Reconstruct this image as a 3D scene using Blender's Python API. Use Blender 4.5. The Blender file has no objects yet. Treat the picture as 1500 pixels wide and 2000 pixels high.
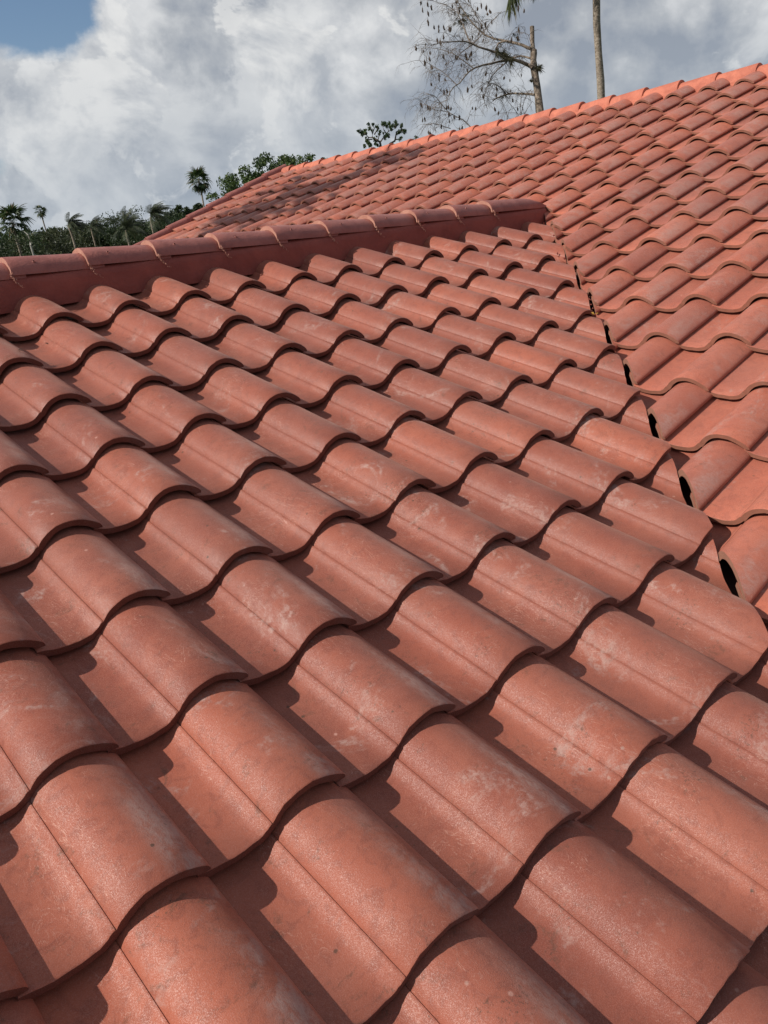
import bpy, bmesh, math, random
from mathutils import Vector, Matrix, noise
import numpy as np
R = math.radians
scene = bpy.context.scene
COL = scene.collection

# ------------------------------------------------------------------ frame of reference (metres)
S = 0.305                                   # width one roof tile covers
CAM_M = np.array([[0.7371, -0.6660, -0.1146], [-0.3088, -0.1812, -0.9337], [0.6011, 0.7236, -0.3392]])
CAM_C = np.array([-4.829, -11.0439, 0.8159])
F = 1584.03                                 # focal length in pixels of the 1500 px wide photograph
TA, TB, YAW = 0.316031, 0.322142, 0.005354
EXP = 1.12607                               # exposure of a course, in tile widths
OB = np.array([7.8694, -4.1508, -0.5431])
SUN_DIR = Vector((-1.46, 0.59, 1.245)).normalized()

# ------------------------------------------------------------------ camera
cam = bpy.data.cameras.new('camera'); cam_o = bpy.data.objects.new('camera', cam); COL.objects.link(cam_o)
cx, cy, cz = (Vector(CAM_M[i]).normalized() for i in range(3))
cx = (cy.cross(cz)).normalized(); cy = cz.cross(cx)
m = Matrix((cx, -cy, -cz)).transposed().to_4x4(); m.translation = Vector(CAM_C * S)
cam_o.matrix_world = m
cam.sensor_fit = 'HORIZONTAL'; cam.sensor_width = 36.0; cam.lens = F / 1500 * 36.0
cam.clip_start = 0.05; cam.clip_end = 3000
scene.camera = cam_o

# ------------------------------------------------------------------ world: daylight sky with broken cloud
world = bpy.data.worlds.new('World'); scene.world = world; world.use_nodes = True
wt = world.node_tree; WN, WL = wt.nodes, wt.links
def ray(px, py): return Vector(CAM_M.T @ np.array([(px - 750) / F, (py - 1000) / F, 1.0])).normalized()
def at(px, py, d): return Vector(CAM_C * S + d * (CAM_M.T @ np.array([(px - 750) / F, (py - 1000) / F, 1.0])))
def wnode(t, **k):
    n = WN.new(t)
    for a, b in k.items(): setattr(n, a, b)
    return n
def wmath(op, a, b=None, c=None, clamp=False):
    n = wnode('ShaderNodeMath', operation=op, use_clamp=clamp)
    for i, v in enumerate((a, b, c)):
        if v is None: continue
        if hasattr(v, 'is_linked') or hasattr(v, 'links'): WL.new(v, n.inputs[i])
        else: n.inputs[i].default_value = v
    return n.outputs[0]
sky = wnode('ShaderNodeTexSky', sky_type='NISHITA', sun_disc=False)
sky.sun_elevation = math.asin(SUN_DIR.z); sky.sun_rotation = math.atan2(SUN_DIR.x, SUN_DIR.y)
sky.dust_density = .4; sky.air_density = 1.0; sky.ozone_density = 2.5
tc = wnode('ShaderNodeTexCoord')
SKY_STRENGTH = 0.085
def wnoise(scale, detail, rough, dist=0.0, off=(0, 0, 0), stretch=(1, 1, 1.25)):
    mp = wnode('ShaderNodeMapping'); mp.inputs['Scale'].default_value = stretch; mp.inputs['Location'].default_value = off
    WL.new(tc.outputs['Generated'], mp.inputs['Vector'])
    n = wnode('ShaderNodeTexNoise'); n.inputs['Scale'].default_value = scale; n.inputs['Detail'].default_value = detail
    n.inputs['Roughness'].default_value = rough; n.inputs['Distortion'].default_value = dist
    WL.new(mp.outputs[0], n.inputs['Vector']); return n.outputs['Fac']
def blobs(lst):
    acc = None
    for px, py, rad, w in lst:
        d = ray(px, py)
        dp = wnode('ShaderNodeVectorMath', operation='DOT_PRODUCT'); WL.new(tc.outputs['Generated'], dp.inputs[0]); dp.inputs[1].default_value = d
        k = 2.0 * (F / rad) ** 2 / 2
        e = wmath('MULTIPLY', wmath('SUBTRACT', dp.outputs['Value'], 1.0), k)
        g = wmath('MULTIPLY', wmath('EXPONENT', e), w)
        acc = g if acc is None else wmath('ADD', acc, g)
    return acc
shape = wnoise(4.6, 9.0, 0.56, 0.25)
fine = wnoise(9.0, 8.0, 0.52, 0.15, (3.1, 1.7, 0.4))
sun_off = SUN_DIR * 0.05
puff = wnoise(8.0, 9.0, 0.55, 0.2, (1.3, .4, 2.2)); puff_s = wnoise(8.0, 9.0, 0.55, 0.2, tuple(SUN_DIR * .05 + Vector((1.3, .4, 2.2))))
shape_s = wnoise(4.6, 9.0, 0.56, 0.25, tuple(sun_off))
bias = blobs([(700, 250, 620, 0.11), (20, 60, 100, -0.40), (95, 20, 70, -0.26), (-5, 305, 42, -0.26), (640, 120, 60, -0.15), (545, 110, 50, -0.18), (650, 165, 40, -0.1),
              (270, 130, 170, 0.16), (60, 230, 90, 0.2), (600, 200, 120, 0.12), (1250, 120, 300, 0.25), (300, 330, 220, 0.15),
              (760, 40, 160, 0.15), (0, 430, 60, 0.0)])
dens = wmath('ADD', wmath('ADD', shape, wmath('MULTIPLY', wmath('SUBTRACT', fine, 0.5), 0.30)), bias)
mask = wnode('ShaderNodeMapRange', interpolation_type='SMOOTHSTEP'); mask.inputs[1].default_value = 0.45; mask.inputs[2].default_value = 0.56
WL.new(dens, mask.inputs[0])
# brightness of the cloud: lit where it thins towards the sun, grey where thick, plus broad light and dark masses
lit = wmath('ADD', wmath('MULTIPLY', wmath('SUBTRACT', shape, shape_s), 3.0), wmath('MULTIPLY', wmath('SUBTRACT', puff, puff_s), 2.1))
tone = blobs([(500, 190, 75, 0.20), (590, 155, 60, 0.22), (250, 130, 90, 0.14), (80, 190, 80, 0.16), (60, 260, 60, 0.12), (690, 40, 70, 0.14), (170, 70, 90, 0.12), (30, 330, 120, .10), (350, 160, 100, .08),
              (430, 260, 120, -0.10), (180, 250, 80, -0.05), (1060, 60, 120, -0.24), (930, 110, 90, -0.05), (1400, 30, 120, -0.16), (1130, 170, 120, 0.05),
              (1330, 130, 110, 0.10), (850, 60, 70, 0.0), (520, 80, 120, -0.08), (340, 30, 100, -0.02), (1010, 160, 60, 0.06), (300, 420, 200, -0.06), (1000, 260, 160, -0.05)])
tv = wmath('ADD', wmath('ADD', wmath('ADD', wmath('MULTIPLY', wmath('SUBTRACT', fine, 0.5), 0.85), 0.46), lit), tone)
ramp = wnode('ShaderNodeValToRGB'); cr = ramp.color_ramp
cr.elements[0].position = 0.05; cr.elements[0].color = (0.27, 0.305, 0.365, 1)
cr.elements[1].position = 0.95; cr.elements[1].color = (0.70, 0.71, 0.72, 1)
e = cr.elements.new(0.45); e.color = (0.42, 0.445, 0.48, 1)
WL.new(tv, ramp.inputs[0])
CLOUD = ramp.outputs[0]
def puffs(scale, off, th, wd, bl, opac, dark, bright, k=7.0, eps=.045):
    global CLOUD
    n1 = wnoise(scale, 10.0, .57, .35, off); n2 = wnoise(scale, 10.0, .57, .35, tuple(Vector(off) + SUN_DIR * eps))
    mr = wnode('ShaderNodeMapRange', interpolation_type='SMOOTHSTEP'); mr.inputs[1].default_value = th; mr.inputs[2].default_value = th + wd; mr.inputs[4].default_value = opac
    WL.new(wmath('ADD', n1, blobs(bl)) if bl else n1, mr.inputs[0])
    mx = wnode('ShaderNodeMix', data_type='RGBA', clamp_factor=True)
    WL.new(wmath('ADD', wmath('MULTIPLY', wmath('SUBTRACT', n1, n2), k), .52, clamp=True), mx.inputs[0]); mx.inputs[6].default_value = dark; mx.inputs[7].default_value = bright
    out = wnode('ShaderNodeMix', data_type='RGBA'); WL.new(mr.outputs[0], out.inputs[0]); WL.new(CLOUD, out.inputs[6]); WL.new(mx.outputs[2], out.inputs[7]); CLOUD = out.outputs[2]
puffs(5.5, (2.2, 5.1, .7), .53, .07, [(540, 175, 95, .10), (90, 200, 110, .12), (190, 60, 100, .10), (1060, 70, 150, -.2), (1250, 120, 120, .04)], .68, (.35, .38, .43, 1), (.71, .72, .725, 1), 6.0, .06)
puffs(10.0, (7.2, 1.1, 4.7), .55, .05, [(510, 175, 60, .12), (600, 160, 50, .12), (60, 190, 80, .12), (220, 60, 70, .10), (1060, 70, 150, -.2)], .62, (.38, .41, .455, 1), (.78, .78, .77, 1), 6.0, .03)
skyc = wnode('ShaderNodeVectorMath', operation='SCALE'); WL.new(sky.outputs[0], skyc.inputs[0]); skyc.inputs['Scale'].default_value = SKY_STRENGTH
# clouds thin out into pale haze near the horizon
sep = wnode('ShaderNodeSeparateXYZ'); WL.new(tc.outputs['Generated'], sep.inputs[0])
hz = wnode('ShaderNodeMapRange', interpolation_type='SMOOTHSTEP'); hz.inputs[1].default_value = 0.22; hz.inputs[2].default_value = -0.02
WL.new(sep.outputs['Z'], hz.inputs[0])
mixc = wnode('ShaderNodeMix', data_type='RGBA'); WL.new(mask.outputs[0], mixc.inputs[0]); WL.new(skyc.outputs[0], mixc.inputs[6]); WL.new(CLOUD, mixc.inputs[7])
mixh = wnode('ShaderNodeMix', data_type='RGBA'); WL.new(wmath('MULTIPLY', hz.outputs[0], 0.62), mixh.inputs[0]); WL.new(mixc.outputs[2], mixh.inputs[6]); mixh.inputs[7].default_value = (0.37, 0.43, 0.50, 1)
bg = WN['Background']; WL.new(mixh.outputs[2], bg.inputs[0]); bg.inputs[1].default_value = 1.0

# ------------------------------------------------------------------ sun and exposure
sun = bpy.data.lights.new('sun', 'SUN'); sun.energy = 5.0; sun.angle = R(0.53); sun.color = (1.0, 0.945, 0.87)
sun_o = bpy.data.objects.new('sun', sun); COL.objects.link(sun_o)
sun_o.rotation_euler = SUN_DIR.to_track_quat('Z', 'Y').to_euler(); sun_o.location = SUN_DIR * 40
vs = scene.view_settings; vs.view_transform = 'Standard'; vs.look = 'None'; vs.exposure = 0.08; vs.gamma = 1.0; vs.use_curve_mapping = False

# ------------------------------------------------------------------ helpers
def tag(o, label=None, cat=None, group=None, kind=None):
    for k, v in (('label', label), ('category', cat), ('group', group), ('kind', kind)):
        if v: o[k] = v
    return o
def setparent(o, p, world):
    o.parent = p; o.matrix_parent_inverse = Matrix.Identity(4)
    o.matrix_basis = WM[p.name].inverted() @ world if p is not None else world
    WM[o.name] = world
WM = {}
def link(name, data, parent=None, world=None):
    o = bpy.data.objects.new(name, data); COL.objects.link(o)
    world = world or Matrix.Identity(4)
    if parent is None: o.matrix_basis = world; WM[o.name] = world
    else: setparent(o, parent, world)
    return o
def mesh_from(name, verts, faces, mats, smooth=None, mat_idx=None):
    me = bpy.data.meshes.new(name); me.from_pydata([tuple(v) for v in verts], [], faces)
    for mt in (mats if isinstance(mats, (list, tuple)) else [mats]): me.materials.append(mt)
    if mat_idx: me.polygons.foreach_set('material_index', mat_idx)
    if smooth is not None:
        me.polygons.foreach_set('use_smooth', [True] * len(me.polygons))
        if smooth < 180: me.set_sharp_from_angle(angle=R(smooth))
    me.update(); return me
def tube(verts, faces, pts, rads, seg=6, cap=True):
    b0 = len(verts); n = len(pts); pts = [Vector(p) for p in pts]
    up = Vector((0.13, 0.31, 0.94))
    for i, p in enumerate(pts):
        t = (pts[min(i + 1, n - 1)] - pts[max(i - 1, 0)])
        if t.length < 1e-9: t = Vector((0, 0, 1))
        t.normalize(); a = t.cross(up)
        if a.length < 1e-3: a = t.cross(Vector((1, 0, 0)))
        a.normalize(); b = t.cross(a)
        for k in range(seg):
            th = 2 * math.pi * k / seg
            verts.append(p + (a * math.cos(th) + b * math.sin(th)) * rads[i])
    for i in range(n - 1):
        for k in range(seg):
            k2 = (k + 1) % seg
            faces.append((b0 + i * seg + k, b0 + i * seg + k2, b0 + (i + 1) * seg + k2, b0 + (i + 1) * seg + k))
    if cap:
        faces.append(tuple(b0 + k for k in range(seg))[::-1]); faces.append(tuple(b0 + (n - 1) * seg + k for k in range(seg)))

# ------------------------------------------------------------------ materials
class Mat:
    def __init__(s, name):
        s.m = bpy.data.materials.new(name); s.m.use_nodes = True; s.t = s.m.node_tree; s.n = s.t.nodes; s.l = s.t.links
        s.b = s.n['Principled BSDF']; s.geo = s.n.new('ShaderNodeNewGeometry')
    def node(s, t, **k):
        n = s.n.new(t)
        for a, b in k.items(): setattr(n, a, b)
        return n
    def put(s, sock, v):
        if hasattr(v, 'links'): s.l.new(v, sock)
        else: sock.default_value = v
    def math(s, op, a, b=None, c=None, clamp=False):
        n = s.node('ShaderNodeMath', operation=op, use_clamp=clamp)
        for i, v in enumerate((a, b, c)):
            if v is not None: s.put(n.inputs[i], v)
        return n.outputs[0]
    def noise(s, scale, detail=4, rough=.55, dist=0.0, vec=None, off=None, stretch=None):
        n = s.node('ShaderNodeTexNoise'); n.inputs['Scale'].default_value = scale; n.inputs['Detail'].default_value = detail
        n.inputs['Roughness'].default_value = rough; n.inputs['Distortion'].default_value = dist
        v = vec or s.geo.outputs['Position']
        if off or stretch:
            mp = s.node('ShaderNodeMapping'); s.l.new(v, mp.inputs[0])
            if off: mp.inputs['Location'].default_value = off
            if stretch: mp.inputs['Scale'].default_value = stretch
            v = mp.outputs[0]
        s.l.new(v, n.inputs['Vector']); return n.outputs['Fac']
    def rng(s, v, a, b, c=0.0, d=1.0, smooth=True):
        n = s.node('ShaderNodeMapRange', interpolation_type='SMOOTHSTEP' if smooth else 'LINEAR')
        s.put(n.inputs[0], v)
        for i, x in enumerate((a, b, c, d)): n.inputs[i + 1].default_value = x
        return n.outputs[0]
    def mix(s, f, a, b, mode='MIX'):
        n = s.node('ShaderNodeMix', data_type='RGBA', blend_type=mode)
        s.put(n.inputs[0], f); s.put(n.inputs[6], a); s.put(n.inputs[7], b); return n.outputs[2]
    def bump(s, h, dist, strength=1.0, prev=None):
        n = s.node('ShaderNodeBump'); n.inputs['Distance'].default_value = dist; n.inputs['Strength'].default_value = strength
        s.put(n.inputs['Height'], h)
        if prev: s.l.new(prev, n.inputs['Normal'])
        return n.outputs[0]
    def done(s, color, rough, normal=None, spec=0.5):
        s.put(s.b.inputs['Base Color'], color); s.put(s.b.inputs['Roughness'], rough)
        s.put(s.b.inputs['Specular IOR Level'], spec)
        if normal: s.l.new(normal, s.b.inputs['Normal'])
        return s.m
def c4(r, g, b): return (r, g, b, 1.0)

def tile_material(name, dirt=1.0, gain=.98, raw_or_shade=(.085, .028, .021)):
    g = lambda r, g_, b: c4(r * gain, g_ * gain, b * gain)
    M = Mat(name)
    oi = M.node('ShaderNodeObjectInfo'); at_ = M.node('ShaderNodeAttribute', attribute_name='tint')
    rnd = M.math('FRACT', M.math('ADD', oi.outputs['Random'], at_.outputs['Fac']))
    rnd2 = M.math('FRACT', M.math('MULTIPLY', rnd, 17.31))
    uv = M.node('ShaderNodeUVMap'); uv.uv_map = 'UVMap'
    su = M.node('ShaderNodeSeparateXYZ'); M.l.new(uv.outputs[0], su.inputs[0]); U, V = su.outputs['X'], su.outputs['Y']
    broad = M.noise(2.6, 5, .6); mid = M.noise(9, 6, .6, .6); mott = M.noise(34, 6, .65, .8)
    ramp = M.mix(M.rng(M.math('ADD', M.math('MULTIPLY', broad, .5), M.math('MULTIPLY', rnd, .5)), .25, .78), g(.225, .063, .041), g(.365, .104, .060))
    ramp = M.mix(M.math('MULTIPLY', rnd2, .42), ramp, g(.27, .094, .066))
    base = M.mix(M.math('MULTIPLY', M.rng(mid, .40, .68), .38), ramp, g(.37, .125, .078))
    base = M.mix(M.math('MULTIPLY', M.rng(mott, .46, .66), .42), base, g(.165, .052, .038))
    tonal = M.rng(M.noise(1.9, 6, .6, 1.0, off=(5, 5, 1)), .40, .64)
    base = M.mix(M.math('MULTIPLY', tonal, .32), base, g(.24, .098, .072))
    # grain of the sanded concrete
    grain = M.noise(540, 2, .8)
    base = M.mix(M.math('MULTIPLY', M.rng(grain, .42, .66), .22), base, g(.42, .155, .10))
    # chalky rubbed dust: on the lee flank of the barrel and in patches
    flank = M.math('MULTIPLY', M.rng(U, .80, .93), M.rng(U, 1.08, 1.02))
    streak = M.noise(7, 8, .7, 1.2, off=(4, 2, 1))
    dm = M.math('MULTIPLY', flank, M.rng(M.math('ADD', streak, M.math('MULTIPLY', rnd2, .16)), .50, .68))
    dm = M.math('MULTIPLY', M.math('MULTIPLY', dm, M.rng(V, .9, .25)), M.rng(M.noise(110, 6, .8, .6, stretch=(1, .4, 1)), .36, .60, .25, 1))
    patch = M.math('MULTIPLY', M.rng(M.noise(3.1, 7, .72, 1.5, off=(9, 1, 5)), .555, .68), M.rng(M.noise(60, 5, .7), .38, .62))
    dm = M.math('MAXIMUM', dm, patch)
    base = M.mix(M.math('MULTIPLY', dm, .78 * dirt), base, c4(.40, .265, .225))
    # scuff marks: thin pale scratches
    sc = M.noise(26, 4, .55, 2.5, off=(1, 7, 3), stretch=(1, .35, 1))
    scm = M.math('MULTIPLY', M.math('MULTIPLY', M.rng(sc, .497, .503), M.rng(sc, .511, .505)), M.rng(M.noise(5, 3, .6, off=(7, 7, 7)), .50, .60))
    base = M.mix(M.math('MULTIPLY', scm, .55 * dirt), base, c4(.60, .36, .28))
    smg = M.math('MULTIPLY', M.rng(M.noise(11, 6, .75, 1.2, off=(6, 2, 2)), .56, .66), M.rng(M.noise(70, 5, .8), .40, .60))
    base = M.mix(M.math('MULTIPLY', smg, .62 * dirt), base, c4(.115, .060, .040))
    # dark lichen and grime specks
    sp = M.noise(150, 4, .75, off=(3, 3, 3)); spg = M.rng(M.noise(6.5, 5, .7, off=(2, 8, 4)), .555, .66)
    spm = M.math('MULTIPLY', M.rng(sp, .54, .64), spg)
    vor = M.node('ShaderNodeTexVoronoi'); vor.inputs['Scale'].default_value = 19; M.l.new(M.geo.outputs['Position'], vor.inputs['Vector'])
    pit = M.rng(M.math('ADD', vor.outputs['Distance'], M.math('MULTIPLY', M.noise(240, 2), .08)), .13, .09)
    vsep = M.node('ShaderNodeSeparateColor'); M.l.new(vor.outputs['Color'], vsep.inputs[0])
    pit = M.math('MULTIPLY', pit, M.rng(vsep.outputs[0], .70, .72))
    spots = M.math('MAXIMUM', M.math('MULTIPLY', spm, .8), M.math('MULTIPLY', pit, .85))
    base = M.mix(M.math('MULTIPLY', spots, dirt), base, c4(.085, .052, .035))
    lite = M.math('MULTIPLY', M.math('MULTIPLY', M.rng(vor.outputs['Distance'], .11, .05), M.rng(vsep.outputs[1], .90, .92)), .5)
    base = M.mix(M.math('MULTIPLY', lite, dirt), base, c4(.62, .36, .29))
    base = M.mix(M.math('MULTIPLY', M.rng(M.math('FRACT', M.math('MULTIPLY', rnd, 5.77)), .0, 1.0), .30), base, g(.175, .056, .042))
    # bare concrete at the cut and broken ends (faces flagged in the mesh)
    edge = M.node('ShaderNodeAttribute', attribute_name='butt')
    base = M.mix(M.math('MULTIPLY', edge.outputs['Fac'], .8), base, M.mix(M.noise(45, 4, .6), c4(*raw_or_shade), c4(*[x * 1.7 for x in raw_or_shade])))
    rough = M.math('ADD', .355, M.math('ADD', M.math('MULTIPLY', grain, .12), M.math('MULTIPLY', dm, .25)))
    b1 = M.bump(grain, .00062, 1.0)
    b2 = M.bump(M.noise(170, 3, .7), .0006, .5, b1)
    b3 = M.bump(M.noise(14, 2, .5), .003, .5, b2)
    M.b.inputs['Sheen Weight'].default_value = .12; M.b.inputs['Sheen Roughness'].default_value = .45; M.b.inputs['Sheen Tint'].default_value = c4(1, .62, .5)
    spk = M.math('MULTIPLY', M.rng(grain, .44, .62), M.rng(M.noise(260, 2, .6), .35, .6, .35, 1))
    return M.done(base, rough, b3, M.math('ADD', .08, M.math('MULTIPLY', spk, .52)))
M_TILE = tile_material('painted_concrete_tile')
M_TILE_FAR = tile_material('painted_concrete_tile_lit', .8, 1.27, (.17, .082, .055))  # same tile; the main slope's brighter light is put into the base colour

def plain(name, ca, cb, scale, rough=.85, bump=.004, spec=.3, detail=5):
    M = Mat(name); n = M.noise(scale, detail, .6, .5); n2 = M.noise(scale * 7, 4, .6)
    col = M.mix(M.rng(n, .3, .7), c4(*ca), c4(*cb))
    col = M.mix(M.math('MULTIPLY', n2, .35), col, c4(*[x * .6 for x in ca]))
    return M.done(col, rough, M.bump(n2, bump, .8), spec)
M_CAP = plain('painted_ridge_tile', (.26, .080, .062), (.36, .125, .098), 12, .5, .003, .5)
M_MORTAR = plain('shaded_painted_mortar', (.235, .058, .044), (.31, .080, .058), 6, .75, .006)  # mortar with the shade of the near ridge face in its colour
M_MORTAR_B = plain('sunlit_painted_mortar', (.40, .118, .074), (.56, .18, .108), 9, .7, .006)  # same mortar, sunlight on the main ridge put into the colour
M_RAWMORTAR = plain('raw_pinkish_mortar', (.36, .16, .115), (.47, .24, .175), 30, .9, .003)
M_DECK = plain('dark_underlayment', (.050, .030, .025), (.075, .045, .037), 8, .95, .002)
M_HOLE = plain('dark_nail_hole', (.012, .008, .008), (.02, .012, .01), 20, .95, .001)
M_METAL = plain('dirty_valley_metal', (.11, .055, .042), (.16, .08, .06), 12, .7, .001)
M_STUCCO = plain('cream_stucco', (.52, .46, .37), (.60, .54, .45), 3, .9, .004)
M_GRASS = plain('lawn_ground', (.045, .07, .022), (.10, .11, .045), .35, .95, .03)

def leaf_mat(name, a, b, dry=None, trans=.25):
    M = Mat(name); rp = M.geo.outputs['Random Per Island']
    col = M.mix(rp, c4(*a), c4(*b))
    col = M.mix(M.rng(M.noise(.9, 3), .35, .65), col, c4(*[x * .7 for x in a]))
    if dry: col = M.mix(M.rng(M.math('FRACT', M.math('MULTIPLY', rp, 7.7)), .86, .9), col, c4(*dry))
    M.done(col, .55, None, .35)
    tr = M.node('ShaderNodeBsdfTranslucent'); M.put(tr.inputs[0], col)
    mx = M.node('ShaderNodeMixShader'); mx.inputs[0].default_value = trans
    M.l.new(M.b.outputs[0], mx.inputs[1]); M.l.new(tr.outputs[0], mx.inputs[2]); M.l.new(mx.outputs[0], M.n['Material Output'].inputs[0])
    return M.m
L_DARK = leaf_mat('dark_oak_leaves', (.026, .046, .015), (.062, .088, .026))
L_MID = leaf_mat('glossy_green_leaves', (.036, .070, .016), (.11, .15, .036))
L_OLIVE = leaf_mat('olive_leaves', (.040, .050, .019), (.085, .092, .034))
L_PINE = leaf_mat('pine_needles', (.030, .060, .016), (.075, .11, .028))
L_PALM = leaf_mat('palm_leaves', (.036, .064, .020), (.085, .12, .040), (.16, .12, .06))
L_COCO = leaf_mat('feather_palm_leaves', (.045, .062, .030), (.10, .115, .06), (.18, .155, .09))
L_DRYPOD = leaf_mat('dried_brown_pods', (.055, .032, .018), (.12, .07, .038), trans=.1)
L_MOSS = leaf_mat('grey_green_air_plant', (.06, .06, .03), (.12, .105, .06))
def bark(name, a, b, rings=0):
    M = Mat(name); n = M.noise(14, 6, .7, .7, stretch=(1, 1, 2.2 if rings else .5)); n2 = M.noise(3, 4, .6)
    col = M.mix(M.rng(n, .38, .62), c4(*a), c4(*b)); col = M.mix(M.math('MULTIPLY', M.rng(n2, .45, .65), .5), col, c4(*[x * .55 for x in a]))
    return M.done(col, .9, M.bump(n, .02, .9), .2)
B_PALM = bark('ringed_palm_bark', (.15, .115, .085), (.36, .30, .235), 1)
B_GREY = bark('mottled_grey_bark', (.10, .075, .055), (.27, .215, .165))
B_DARK = bark('dark_bark', (.045, .035, .026), (.11, .088, .066))
B_TWIG = bark('pale_twigs', (.075, .06, .05), (.19, .155, .13))
M_POLE = plain('weathered_galvanised_pole', (.30, .28, .24), (.42, .39, .34), 5, .6, .001)

# ------------------------------------------------------------------ roof planes
dA = Vector((0, -math.cos(TA), -math.sin(TA))); nA = Vector((0, -math.sin(TA), math.cos(TA))); xA = Vector((1, 0, 0))
Rz = Matrix.Rotation(YAW, 3, 'Z')
xB = Rz @ Vector((0, -1, 0)); dB = Rz @ Vector((-math.cos(TB), 0, -math.sin(TB))); nB = Rz @ Vector((-math.sin(TB), 0, math.cos(TB)))
hB = -Vector((dB.x, dB.y, 0)).normalized(); OBv = Vector(OB)
DX = [-.009, -.027, .008, .013, .016, .011, 0, -.008, -.007, .001]; DR = [-.032, -.023, .006, .039, .011, .035, .019, -.005, -.007, -.043]
tanA, tanB = math.tan(TA), math.tan(TB)
YR = 1.32                                                           # plan position of the near ridge
# vertical valley cut lines in plan, tile-width units: point and unit normal pointing to the big slope's side
gN = Vector((hB.x * tanB, hB.y * tanB - tanA)); gL = gN.length; gN = gN / gL
def sdv(x, y): return ((OB[2] + ((x - OB[0]) * hB.x + (y - OB[1]) * hB.y) * tanB) - y * tanA) / gL
def vx(y, off):                                                      # plan x of the line at signed distance off
    lo, hi = -60.0, 60.0
    for _ in range(60):
        md = (lo + hi) / 2
        if sdv(md, y) < off: lo = md
        else: hi = md
    return lo
pB1 = Vector((vx(-8.16, -.005), -8.16)); pB2 = Vector((vx(-2.17, .27), -2.17))
pA1 = Vector((vx(-8.16, -.015), -8.16)); pA2 = Vector((vx(-2.17, .245), -2.17))
def cut_plane(p, q, sign):
    t = (q - p).normalized(); n = Vector((t.y, -t.x)) * sign       # +x side
    return Vector((p.x, p.y, 0)), Vector((n.x, n.y, 0))
CUT_A = cut_plane(pA1, pA2, 1)                                     # slope A: drop what lies on +x side
CUT_B = cut_plane(pB1, pB2, -1)                                    # slope B: drop what lies on -x side
# valley beyond the near ridge, mirrored about y = YR
xr = vx(YR, 0)
CUT_B3 = cut_plane(pB2, pB2 + Vector((1, 1)), -1)                # upper end of the valley runs true
CUT_B2 = (Vector((xr - .1, YR, 0)), Vector((-math.sin(R(45)), -math.sin(R(45)), 0)))

# ------------------------------------------------------------------ S-tile mesh
TOPP = [(-.500, -.040), (-.470, -.047), (-.435, -.060), (-.39, -.075), (-.33, -.088), (-.26, -.097), (-.19, -.098), (-.13, -.092), (-.090, -.081), (-.064, -.067),
        (-.045, -.051), (-.030, -.035), (-.018, -.022), (-.009, -.015), (.001, -.012), (.005, -.019), (.009, -.008), (.020, .012), (.036, .035), (.060, .060), (.092, .087), (.132, .111), (.178, .129), (.235, .141),
        (.30, .140), (.36, .127), (.42, .104), (.47, .077), (.515, .046), (.548, .019), (.562, .003), (.570, -.012), (.571, -.032)]
def tile_verts(seed=0, thick=.066, L=EXP + .22, T=.108):
    rng = random.Random(seed); ph = rng.uniform(0, 50)
    top = TOPP; n = len(top); bot = []
    for i, (u, v) in enumerate(top):
        a = top[max(i - 1, 0)]; b = top[min(i + 1, n - 1)]
        t = Vector((b[0] - a[0], b[1] - a[1])).normalized()
        q = Vector((u, v)) + Vector((t.y, -t.x)) * thick
        if .0 > u > -.03: q.x -= .0
        bot.append([q.x, q.y])
    # keep the underside monotone across
    for i in range(1, n): bot[i][0] = max(bot[i][0], bot[i - 1][0] + .0015)
    for i in range(n - 1, -1, -1):
        bot[i][0] = min(bot[i][0], .566 - (n - 1 - i) * .0015)
    ys = [0.0, .010, .30, .72, L]; verts = []; uvs = []
    for j, y in enumerate(ys):
        for lay in (0, 1):
            for i in range(n):
                u, v = (top[i] if lay == 0 else bot[i])
                w = .0035 * noise.noise(Vector((u * 3 + ph, y * 1.4, ph))) + .0012 * noise.noise(Vector((u * 22, y * 9, ph + 3)))
                yy = y
                if j == 0: yy += .0055 * noise.noise(Vector((u * 14 + ph, 2.2, ph))) + .0050 * noise.noise(Vector((u * 45 + ph, 5.2, ph)))
                if j == 0 and lay == 0: v -= .007
                if j == 0 and lay == 1: v += .003
                if j == 1: yy += .004 * noise.noise(Vector((u * 14 + ph, 2.2, ph)))
                verts.append(Vector((u, yy, v + w - T * y / EXP))); uvs.append((u + .5, y / L))
    return verts, uvs, n, len(ys)
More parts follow.
